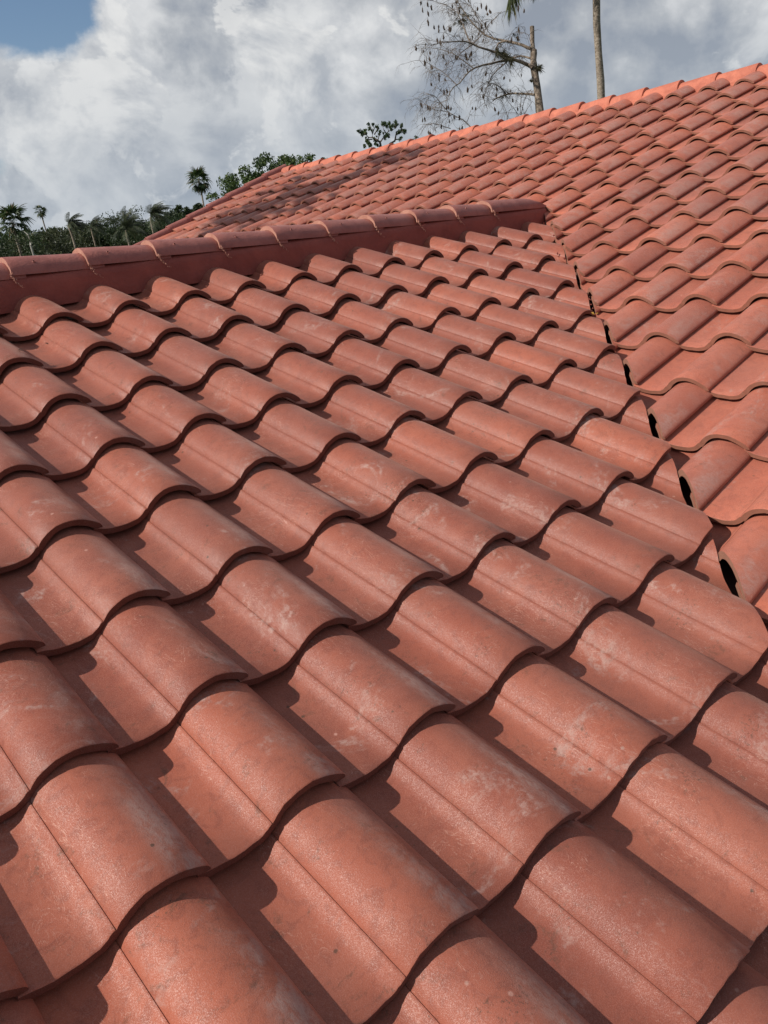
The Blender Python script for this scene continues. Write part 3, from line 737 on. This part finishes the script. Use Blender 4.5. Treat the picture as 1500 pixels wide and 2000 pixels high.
# --- palms seen against the sky
palm('fan_palm', 'fan palm with ragged crown at the far left edge above the dark hedge', at(24, 434, 58), .80, 'fan', 1, .12, .12, 20)
palm('fan_palm', 'small slim fan palm with wind-swept crown and long leaning trunk', at(78, 411, 75), .40, 'fan', 2, .085, .35, 18, lean=(.55, -.4), elev=(-60, 60))
palm('fan_palm', 'lone tall fan palm standing left of the large round tree', at(388, 354, 60), .60, 'fan', 3, .085, .1, 26, elev=(-70, 85), lean=(.35, -.2))
palm('coconut_palm', 'wind-blown feather palm with arching pale fronds left of the dark one', at(133, 440, 48), .44, 'fea', 4, .085, 1.3, 26, lean=(.5, -.4), elev=(-35, 85))
palm('coconut_palm', 'small dark feather palm swept right between two larger palms', at(178, 445, 52), .42, 'fea', 5, .08, 1.1, 26, elev=(-45, 70))
palm('coconut_palm', 'broad feather palm with low spreading fronds in front of the dark trees', at(246, 449, 50), .60, 'fea', 6, .09, .5, 26, elev=(-20, 85))
palm('coconut_palm', 'tallest wind-blown feather palm just left of the roof edge', at(294, 424, 52), .60, 'fea', 7, .09, 1.1, 28, elev=(-30, 88))
# --- the tall palm whose crown is above the picture; one frond hangs into view
pc = at(1163, -75, 24)
pr_ = palm('royal_palm', 'tall palm with ringed grey trunk rising behind the main ridge', pc, 1.0, 'fea', 8, .155, 0, 13, lean=(.13, -.12), meshes=FEA_FINE, elev=(5, 80))
tgt = at(986, 22, 24.0); st_ = pc + Vector((0, 0, .3)); rv_, rf_ = [], []
apex = at(1010, -62, 24.0)
def rach(t): return st_ * (1 - t) ** 2 + (apex + Z * .5) * 2 * t * (1 - t) + (apex * .35 + tgt * .65 - Z * .0) * t * t
tube(rv_, rf_, [rach(t / 8) for t in range(9)], [.03 * (1 - .8 * t / 8) for t in range(9)], 5)
r_ = random.Random(5)
for i in range(260):
    t = .35 + .65 * i / 259; c = rach(t); s = -1 if i % 2 else 1
    d = (fwd_w * s * r_.uniform(.1, .5) + right_w * r_.uniform(-.32, .30) + Z * -1.0).normalized(); ln = r_.uniform(.45, .95)
    tn = right_w.cross(Z) if i % 3 else right_w; wv = (right_w * r_.uniform(.5, 1) + fwd_w * r_.uniform(-.5, .5)).normalized() * .016
    b = len(rv_); mid = c + d * ln * .5 + right_w * .02; tip = c + d * ln + right_w * r_.uniform(-.03, .06)
    rv_ += [c - wv * .6, c + wv * .6, mid + wv, mid - wv, tip]; rf_ += [(b, b + 1, b + 2, b + 3), (b + 3, b + 2, b + 4)]
L_HANG = leaf_mat('yellow_green_frond', (.060, .085, .022), (.15, .15, .05), (.22, .16, .07), .35)  # yellower green than the other fronds, some leaflets dry
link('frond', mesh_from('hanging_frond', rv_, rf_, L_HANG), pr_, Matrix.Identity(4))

# --- trees behind the house
b_ = at(545, 395, 34); b_.z = GZ
broadleaf('ficus_tree', 'large dense round-crowned tree behind the far end of the main roof', 'tree', b_, (at(520, 303, 34).z - GZ), 2.85, 2.5, (B_DARK, L_MID), 21, 300, 150, .13, upb=.8, tuft=.16)
b_ = at(612, 395, 35); b_.z = GZ
broadleaf('leafy_tree', 'lower green tree whose top just clears the main ridge', 'tree', b_, (at(612, 312, 35).z - GZ), 1.0, 1.2, (B_DARK, L_MID), 22, 50, 60, .17, upb=1.2, tuft=.3)
# --- distant tree line: each tree a thing
line = [(-45, 468, 62, 3.2, L_OLIVE), (12, 462, 56, 3.0, L_DARK), (52, 462, 64, 2.6, L_OLIVE), (92, 455, 66, 2.9, L_OLIVE), (130, 446, 70, 3.4, L_OLIVE), (172, 445, 72, 3.0, L_DARK),
        (208, 441, 70, 2.6, L_DARK), (236, 427, 72, 2.9, L_DARK), (268, 432, 68, 2.7, L_DARK), (300, 440, 70, 2.8, L_OLIVE), (332, 424, 66, 2.3, L_DARK), (352, 411, 68, 1.6, L_DARK), (386, 412, 74, 1.0, L_DARK), (372, 430, 70, 2.2, L_DARK)]
names = ['rounded olive tree past the left edge of the tree line', 'dark bushy tree behind the ragged fan palm', 'low olive tree behind the leaning pale pole', 'olive tree with flat top right of the slim fan palm',
         'tall olive tree under the wind-blown feather palm', 'dark tree behind the small swept palm', 'dark tree with knobbly top between two feather palms', 'highest dark tree of the tree line, behind the broad palm',
         'dark tree right of the highest one in the tree line', 'olive tree under the tallest feather palm', 'dark sloping tree against the roof edge', 'small dark clump-topped tree left of the lone fan palm',
         'tiny dark treetop at the foot of the lone fan palm', 'dark tree low behind the roof edge under the clump-topped tree']
for i, ((px, py, D, rx, lm), lab) in enumerate(zip(line, names)):
    top = at(px, py - 13, D); b_ = ground_below(top)
    broadleaf('shade_tree', lab, 'tree', b_, top.z - GZ, rx, min(rx * .95, (top.z - GZ) * .5), (B_DARK, lm), 40 + i, 75, 130, .19, group='trees of the distant tree line', tuft=.30)
# lower, nearer shrubs closing the tree line
for i, (px, py, D, rx, lab) in enumerate([(-10, 478, 40, 1.7, 'green bush at the far left above the ridge tiles'), (38, 474, 42, 1.6, 'yellowish green bush in front of the leaning pole'), (78, 484, 40, 1.3, 'dark low bush left of the slim palm trunk'),
                                     (120, 486, 44, 1.5, 'dark low bush right of the slim palm trunk'), (165, 474, 46, 1.7, 'dark bush behind the second ridge tile joint'), (210, 468, 46, 1.7, 'bush below the small swept palm'),
                                     (255, 464, 46, 1.6, 'bush below the broad feather palm'), (300, 455, 48, 1.6, 'bush beside the roof edge under the tallest feather palm')]):
    top = at(px, py, D); b_ = ground_below(top)
    broadleaf('bush', lab, 'bush', b_, top.z - GZ, rx, (top.z - GZ) * .52, (B_DARK, L_MID if i < 2 else L_OLIVE), 80 + i, 40, 60, .17, group='bushes in front of the tree line', trunk_top=.2)
# far mass behind everything, closing the horizon
fv, ff = [], []; r_ = random.Random(77)
for i in range(5200):
    px = r_.uniform(-700, 620); top = 470 - .13 * max(px, -700) * .55 + 10 * noise.noise(Vector((px * .02, 1, 3)))
    c = at(px, top + r_.random() ** .7 * 60 - 14, r_.uniform(95, 120)); leaf_cloud(fv, ff, c, Vector((.8, .8, .6)), 7, .75, r_)
tag(link('distant_woods', mesh_from('distant_woods', fv, ff, L_DARK)), 'dark far woods closing the horizon behind the palms', 'woods', kind='stuff')

# --- leaning pale pole among the palms
v, f = [], []; p0 = at(59.5, 478, 50); p1 = at(55, 459, 50); pg = ground_below(p0) + right_w * .3
tube(v, f, [pg, p0, p1], [.06, .055, .045], 8); tube(v, f, [p1, p1 + (at(47, 452, 50) - p1)], [.035, .02], 6)
pole = link('light_pole', mesh_from('light_pole', v, f, M_POLE, 50)); tag(pole, 'thin pale pole with a short arm among the left palms', 'pole')

# --- airy tree over the main ridge: forked limbs ending in tufts
def limb(px_pts, D, rads, verts, faces, dep=None, seg=6):
    pts = [at(x, y, D + (dep[i] if dep else 0)) for i, (x, y) in enumerate(px_pts)]
    tube(verts, faces, pts, rads, seg, False); return pts
D = 42; tv_, tf_, lv, lf = [], [], [], []; r_ = random.Random(9)
o5 = lambda x, y: (690 + x / 10.71, 220 + y / 10.71)
base = ground_below(at(742, 300, D)); fk = at(*o5(570, 690), D)
tube(tv_, tf_, [base, fk - Z * .4, fk], [.16, .09, .07], 7)
lim = [[(570, 690), (560, 620), (620, 540), (690, 440), (740, 390), (880, 330)], [(560, 620), (500, 580), (440, 540)], [(690, 440), (640, 360), (620, 300), (640, 240)], [(740, 390), (720, 320), (690, 260)],
       [(560, 620), (480, 560), (400, 520), (320, 520), (250, 440), (150, 400)], [(400, 520), (400, 440), (390, 360), (330, 250)], [(400, 440), (440, 330), (410, 250)], [(440, 460), (500, 360), (510, 300)],
       [(320, 520), (280, 600), (330, 690)], [(760, 660), (870, 590), (890, 480), (900, 400), (1000, 380), (1080, 390)], [(890, 560), (970, 560), (1020, 540)], [(1000, 380), (1000, 320), (1010, 260)], [(880, 330), (890, 230), (885, 170)], [(400, 560), (300, 560), (260, 590)], [(520, 560), (540, 480), (560, 400)], [(640, 540), (690, 500), (720, 480)]]
dph = []
for L_ in lim:
    dd = [r_.uniform(-.5, .5) * i / len(L_) * 1.6 for i in range(len(L_))]
    limb([o5(*p) for p in L_], D, [max(.012, .055 * (1 - i / len(L_)) * (1 if len(L_) > 4 else .6)) for i in range(len(L_))], tv_, tf_, dd)
    for i in range(1, len(L_)):
        for _ in range(2 if i == len(L_) - 1 else 0):
            pass
tuf = [(150, 400, 50), (190, 450, 45), (100, 385, 25), (250, 370, 35), (320, 240, 35), (340, 330, 45), (410, 250, 38), (390, 370, 30), (490, 290, 40), (520, 320, 28), (500, 370, 25), (555, 400, 32), (540, 450, 28), (625, 430, 26),
       (620, 220, 40), (660, 240, 45), (700, 280, 38), (750, 220, 34), (600, 250, 25), (780, 290, 40), (830, 270, 40), (790, 350, 35), (885, 190, 34), (900, 250, 38), (930, 240, 25), (880, 290, 32), (1010, 260, 40), (1000, 300, 28),
       (960, 400, 45), (1020, 380, 45), (1080, 370, 38), (1075, 420, 32), (920, 440, 28), (700, 480, 45), (740, 470, 34), (650, 500, 32), (670, 550, 26), (440, 560, 42), (480, 600, 28), (290, 590, 42), (320, 630, 46), (350, 680, 46),
       (240, 700, 38), (470, 660, 34), (510, 680, 38), (250, 430, 38), (210, 420, 38), (760, 310, 26), (490, 500, 20), (1000, 530, 36), (970, 560, 26), (265, 520, 22), (560, 650, 22), (740, 520, 20)]
for x, y, rr in tuf:
    px, py = o5(x, y); c = at(px, py, D + r_.uniform(-.7, .7)); k = rr / 10.71 / F * D
    leaf_cloud(lv, lf, c, Vector((k, k, k * 1.05)), int(44 * (rr / 35) ** 2), .13, r_, 3.0, .5)
pt = link('slash_pine', None, None, Matrix.Translation(base)); tag(pt, 'airy forked tree with tufted green foliage peeking over the main ridge', 'tree')
link('trunk', mesh_from('trunk', tv_, tf_, B_DARK, 60), pt); link('crown', mesh_from('crown', lv, lf, L_PINE), pt)
c = at(804, 266, 44); b_ = ground_below(c)
broadleaf('treetop_sprig', 'small tufted treetop showing at a joint of the main ridge tiles', 'tree', b_, at(804, 258, 44).z - GZ, .30, .55, (B_DARK, L_DARK), 99, 14, 26, .13, tuft=.5, upb=1.0)

# --- the bare, half-dead tree with a topped trunk
D = 20.0; q5 = lambda x, y: (800 + x / 5, y / 5); r_ = random.Random(31)
root_p = ground_below(at(1058, 230, D)); bt = link('bare_tree', None, None, Matrix.Translation(root_p))
tag(bt, 'bare tree with sawn-off trunk, mossy limbs and hanging brown pods', 'tree')
v, f = [], []
tp = [(1195, 262), (1198, 330), (1200, 420), (1203, 480), (1212, 520), (1208, 590), (1215, 660), (1228, 750), (1245, 850), (1258, 960), (1270, 1080), (1290, 1250)]
tw = [22, 21, 20, 24, 34, 30, 36, 34, 34, 36, 40, 46]
pts = [at(*q5(*p), D) for p in tp]; rad = [w_ / 5 / F * D for w_ in tw]
pts.append(root_p); rad.append(rad[-1] * 1.25)
tube(v, f, pts, rad, 12)
for (x, y, rr) in ((1225, 495, 18), (1195, 470, 18), (1240, 690, 20), (1190, 790, 14)):           # burls and scars
    c = at(*q5(x, y), D - .03); k = rr / 5 / F * D; tube(v, f, [c - Z * k, c - Z * k * .4, c + Z * k * .4, c + Z * k], [k * .4, k, k, k * .3], 7)
link('trunk', mesh_from('trunk', v, f, B_GREY, 60), bt)
limbs = [([(1195, 480), (1150, 465), (1100, 440), (1030, 420), (960, 405), (890, 390), (830, 380), (740, 345), (690, 300), (640, 255), (560, 160), (510, 80), (460, 0), (430, -60)], 20, 4, .5),
         ([(1205, 665), (1150, 630), (1100, 608), (1040, 588), (1000, 577), (930, 570), (860, 520), (780, 490), (680, 460), (600, 420), (540, 405), (480, 402), (400, 410), (330, 420)], 24, 4, -.6),
         ([(960, 590), (880, 600), (800, 620), (720, 635), (640, 662), (580, 700), (540, 745), (490, 810), (430, 850), (395, 900), (375, 950), (350, 1000)], 14, 3, -.9),
         ([(620, 665), (570, 625), (520, 590), (420, 520), (330, 490), (270, 475), (200, 470)], 7, 2, .3),
         ([(950, 605), (900, 645), (860, 680), (800, 750), (770, 810), (745, 880), (725, 950), (735, 1010), (760, 1060)], 8, 2.5, .6),
         ([(1215, 925), (1160, 918), (1100, 915), (1000, 912), (950, 922), (920, 932), (860, 955), (815, 978)], 15, 7, .4),
         ([(940, 918), (905, 870), (880, 850), (820, 815), (780, 812), (730, 808)], 7, 2, -.3),
         ([(600, 425), (570, 370), (550, 320), (520, 240), (500, 200), (480, 150), (465, 110), (460, 20)], 10, 3, .7),
         ([(455, 825), (420, 790), (380, 750), (330, 705), (280, 675), (220, 640), (160, 605), (90, 590)], 6, 2, .5),
         ([(600, 1245), (560, 1205), (520, 1170), (430, 1125), (380, 1095), (330, 1085), (280, 1080), (210, 1060), (150, 1055)], 7, 2, .1),
         ([(380, 1095), (330, 1040), (290, 990), (260, 950), (225, 925), (180, 918)], 5, 1.8, -.4),
         ([(400, 1255), (350, 1240), (300, 1220), (240, 1210), (190, 1208), (130, 1222)], 5, 1.8, .2),
         ([(1180, 570), (1130, 555), (1080, 545), (1030, 560), (980, 560)], 12, 7, .2),
         ([(860, 520), (845, 470), (870, 420), (930, 400), (960, 405)], 10, 8, -.2),
         ([(620, 430), (560, 470), (500, 520), (460, 570), (430, 620), (405, 680)], 7, 2, -.5),
         ([(620, 430), (660, 390), (720, 320), (780, 230), (850, 160), (900, 110)], 6, 2, -.7),
         ([(1090, 1120), (1100, 1060), (1120, 980), (1160, 900), (1190, 870)], 5, 2, -.2), ([(1080, 1120), (1082, 1020), (1095, 930), (1110, 880)], 4, 1.6, .2), ([(1120, 1115), (1150, 1060), (1200, 990)], 4, 1.6, -.3), ([(960, 1150), (940, 1080), (900, 980)], 4, 1.6, .3), ([(1060, 1120), (1020, 1060), (960, 990), (930, 940)], 4, 1.6, .1),
         ([(740, 350), (700, 240), (640, 140), (600, 60), (590, -40)], 6, 2, .2), ([(830, 380), (760, 300), (740, 240), (700, 200), (620, 90), (560, 40), (470, 0)], 5, 2, .8),
         ([(540, 160), (460, 120), (380, 60), (300, 30), (200, 0), (100, -40)], 5, 2, .5), ([(400, 410), (330, 400), (270, 430), (200, 440), (100, 430), (40, 460)], 5, 1.6, -.5),
         ([(1190, 440), (1160, 340), (1120, 320), (1090, 330)], 4, 1.5, .2)]
limb_pts = []
for pl, w0, w1, dep in limbs:
    n_ = len(pl); v, f = [], []; off = [dep * (i / (n_ - 1)) ** 1.1 * 1.6 + r_.gauss(0, .03) for i in range(n_)]
    rads = [(w0 + (w1 - w0) * (i / (n_ - 1)) ** .8) / 5 / F * D * .85 for i in range(n_)]
    ps = [at(*q5(*p), D + off[i]) for i, p in enumerate(pl)]
    tube(v, f, ps, rads, 7, False); link('limb', mesh_from('limb', v, f, B_GREY if w0 > 9 else B_TWIG, 60), bt)
    limb_pts.append((ps, rads, w0))
# twigs: drooping, recursive
tv2, tf2 = [], []; tips = []
def twig(p, d, ln, rad, depth):
    n_ = 5; ps = [p]; dd = d.copy()
    for i in range(n_):
        dd = (dd + Vector((r_.gauss(0, .22), r_.gauss(0, .22), r_.gauss(0, .18) - .16)) * .9).normalized(); ps.append(ps[-1] + dd * ln / n_)
    tube(tv2, tf2, ps, [rad * (1 - .75 * i / n_) for i in range(n_ + 1)], 3, False); tips.append(ps[-1])
    if depth > 0:
        for k in range(r_.choice((2, 3, 3))):
            j = r_.randrange(1, n_); d2 = (dd + Vector((r_.gauss(0, .8), r_.gauss(0, .8), r_.gauss(0, .6)))).normalized()
            twig(ps[j], d2, ln * r_.uniform(.4, .75), rad * .6, depth - 1)
for ps, rads, w0 in limb_pts:
    n_ = len(ps); lowsprout = w0 <= 4
    for i in range(1, n_):
        t = i / (n_ - 1); cnt = 1 if lowsprout else (r_.choice((2, 3, 3)) if t > .35 else 1)
        if ps[i].z > at(900, -30, D).z: continue
        for _ in range(cnt):
            q = ps[i - 1].lerp(ps[i], r_.random()); d = (right_w * r_.uniform(-1.3, .5) + fwd_w * r_.uniform(-.8, .8) + Z * r_.uniform(-.5, .9)).normalized()
            twig(q, d, r_.uniform(.28, .75),   .0062, 2 if not lowsprout else 1)
tag(link('twigs', mesh_from('twigs', tv2, tf2, B_TWIG), bt), kind='stuff')
# hanging dried pods
def pod_mesh(seed):
    rr = random.Random(seed); v, f = [], []
    L_ = 1.0; tube(v, f, [(0, 0, 0), (0, 0, -.25)], [.02, .02], 3)
    tube(v, f, [(0, 0, -.22), (.02, 0, -.4), (.0, .02, -.65), (.02, 0, -.9), (0, 0, -1.05)], [.03, .13, .16, .10, .01], 6)
    for k in range(5):
        a = rr.uniform(0, 6.28); z0 = -.35 - .1 * k; b = len(v); o = Vector((math.cos(a), math.sin(a), 0))
        v.extend([o * .1 + Z * z0, o * .24 + Z * (z0 - .12), o * .12 + Z * (z0 - .38), o.cross(Z) * .06 + o * .1 + Z * (z0 - .2)]); f.append((b, b + 1, b + 2, b + 3))
    return mesh_from('dried_pod', v, f, L_DRYPOD)
PODS = [pod_mesh(i) for i in range(4)]
cand = [p for p in tips if project(p) and 790 < project(p)[0] < 1020 and project(p)[1] < 250]
r_.shuffle(cand)
extra = [(825, 15), (842, 10), (834, 22), (836, 40), (856, 55), (847, 50), (865, 50), (880, 52), (876, 50), (866, 68), (853, 74), (859, 78), (835, 38), (840, 100), (838, 112), (829, 116), (842, 128), (822, 200), (824, 205), (834, 205), (838, 208), (872, 205), (877, 218), (887, 226), (881, 210), (896, 225), (895, 14), (883, 8), (928, 20), (932, 15), (939, 5), (950, 10), (955, 20), (835, 5), (822, 3), (1013, 10), (1023, 18), (1013, 52), (857, 50), (903, 35), (912, 170), (866, 175), (950, 140), (912, 135), (865, 105), (1012, 70), (1000, 72), (960, 40), (950, 42), (942, 45), (921, 100), (836, 256), (840, 258), (897, 248), (903, 246)]
for i, (x, y) in enumerate(extra):
    w = Matrix.Translation(at(x, y - 4, D + r_.uniform(-.7, .7))) @ Matrix.Rotation(r_.gauss(0, .12), 4, 'X') @ Matrix.Rotation(r_.uniform(0, 6), 4, 'Z') @ Matrix.Diagonal((r_.uniform(.10, .17),) * 2 + (r_.uniform(.11, .19), 1))
    link('dried_pod', PODS[i % 4], bt, w)
for i, p in enumerate(cand[:60]):
    w = Matrix.Translation(p) @ Matrix.Rotation(r_.gauss(0, .15), 4, 'X') @ Matrix.Rotation(r_.uniform(0, 6), 4, 'Z') @ Matrix.Diagonal((r_.uniform(.08, .15),) * 2 + (r_.uniform(.08, .15), 1))
    link('dried_pod', PODS[i % 4], bt, w)
# air plants: spiky tufts on limbs and trunk
av, af = [], []
def tuftt(c, rad, n, up_=.3):
    for _ in range(n):
        d = Vector((r_.gauss(0, 1), r_.gauss(0, 1), r_.gauss(0, 1) + up_)).normalized(); s = d.cross(Vector((r_.random(), r_.random(), r_.random()))).normalized() * rad * .05; b = len(av)
        ln = rad * r_.uniform(.6, 1.2); av.extend([c - s, c + s, c + d * ln * .6 + s * .6 - Z * .1 * ln, c + d * ln - Z * .25 * ln]); af.append((b, b + 1, b + 2, b + 3))
tuftt(at(1053, 133, D - .1), .17, 70); tuftt(at(1048, 131, D - .15), .12, 40); tuftt(at(1036, 157, D - .1), .09, 30); tuftt(at(1043, 97, D), .06, 14)
for i in range(38):
    t = r_.random(); x = 840 + (1000 - 840) * t; y = 505 + 75 * t + r_.gauss(0, 14); tuftt(at(*q5(x, y), D - .3 + r_.gauss(0, .1)), r_.uniform(.06, .16), 22, -.3)
for i in range(18): tuftt(at(*q5(r_.gauss(515, 45), r_.gauss(200, 60)), D + .6 + r_.gauss(0, .2)), r_.uniform(.06, .14), 18, -.6)
for i in range(8): tuftt(at(*q5(r_.uniform(880, 960), r_.uniform(925, 960)), D + .1), .07, 14, -.4)
for i in range(10): tuftt(at(*q5(r_.uniform(1000, 1080), r_.uniform(320, 390)), D), .07, 12, -.4)
tag(link('air_plants', mesh_from('air_plants', av, af, L_MOSS), bt), kind='stuff')

# --- tree standing left of the picture; its crown dapples the far end of the main roof
hitp = top0 + xB * -20.5 + dB * 3.2
cc_ = hitp * S + SUN_DIR * 9.0; b_ = Vector((cc_.x, cc_.y, GZ))
broadleaf('olive_tree', 'tree beyond the left edge whose crown dapples the far roof end', 'tree', b_, cc_.z - GZ + .9, 1.25, .85, (B_DARK, L_MID), 61, 17, 42, .24, tuft=.34)

# --- bits of leaf litter lying on the near slope
def on_slope(px, py, n):
    d = at(px, py, 1) - camC; o = nA * n * S
    return camC + d * ((o - camC).dot(nA) / d.dot(nA))
def litter(name, label, px, py, n, size, mat, seed):
    r_ = random.Random(seed); p = on_slope(px, py, n); v, f = [], []
    for k in range(4):
        a = r_.uniform(0, 6.28); d = (xA * math.cos(a) + dA * math.sin(a)); q = p + d * size * .4 * r_.random(); w_ = d.cross(nA) * size * r_.uniform(.15, .3); b = len(v)
        v += [q - w_ * .2, q + d * size * .5 + w_ + nA * size * r_.uniform(.1, .4), q + d * size * r_.uniform(.8, 1.2) + nA * size * .15, q + d * size * .5 - w_ + nA * size * .05]; f.append((b, b + 1, b + 2, b + 3))
    o = link(name, mesh_from(name, v, f, mat)); tag(o, label, 'leaf'); return o
L_YEL = leaf_mat('yellow_leaf', (.45, .25, .03), (.55, .33, .05))
litter('dry_leaf', 'crumpled brown leaf lying in a pan near the left ridge', 98, 669, -.13, .022, L_DRYPOD, 1)
litter('yellow_leaf', 'tiny yellow leaf on a barrel tile beside the valley', 1163, 614, .12, .020, L_YEL, 2)
litter('dry_twig', 'small dark twig scrap on the tiles at the left edge', 33, 684, .10, .02, L_DRYPOD, 3)
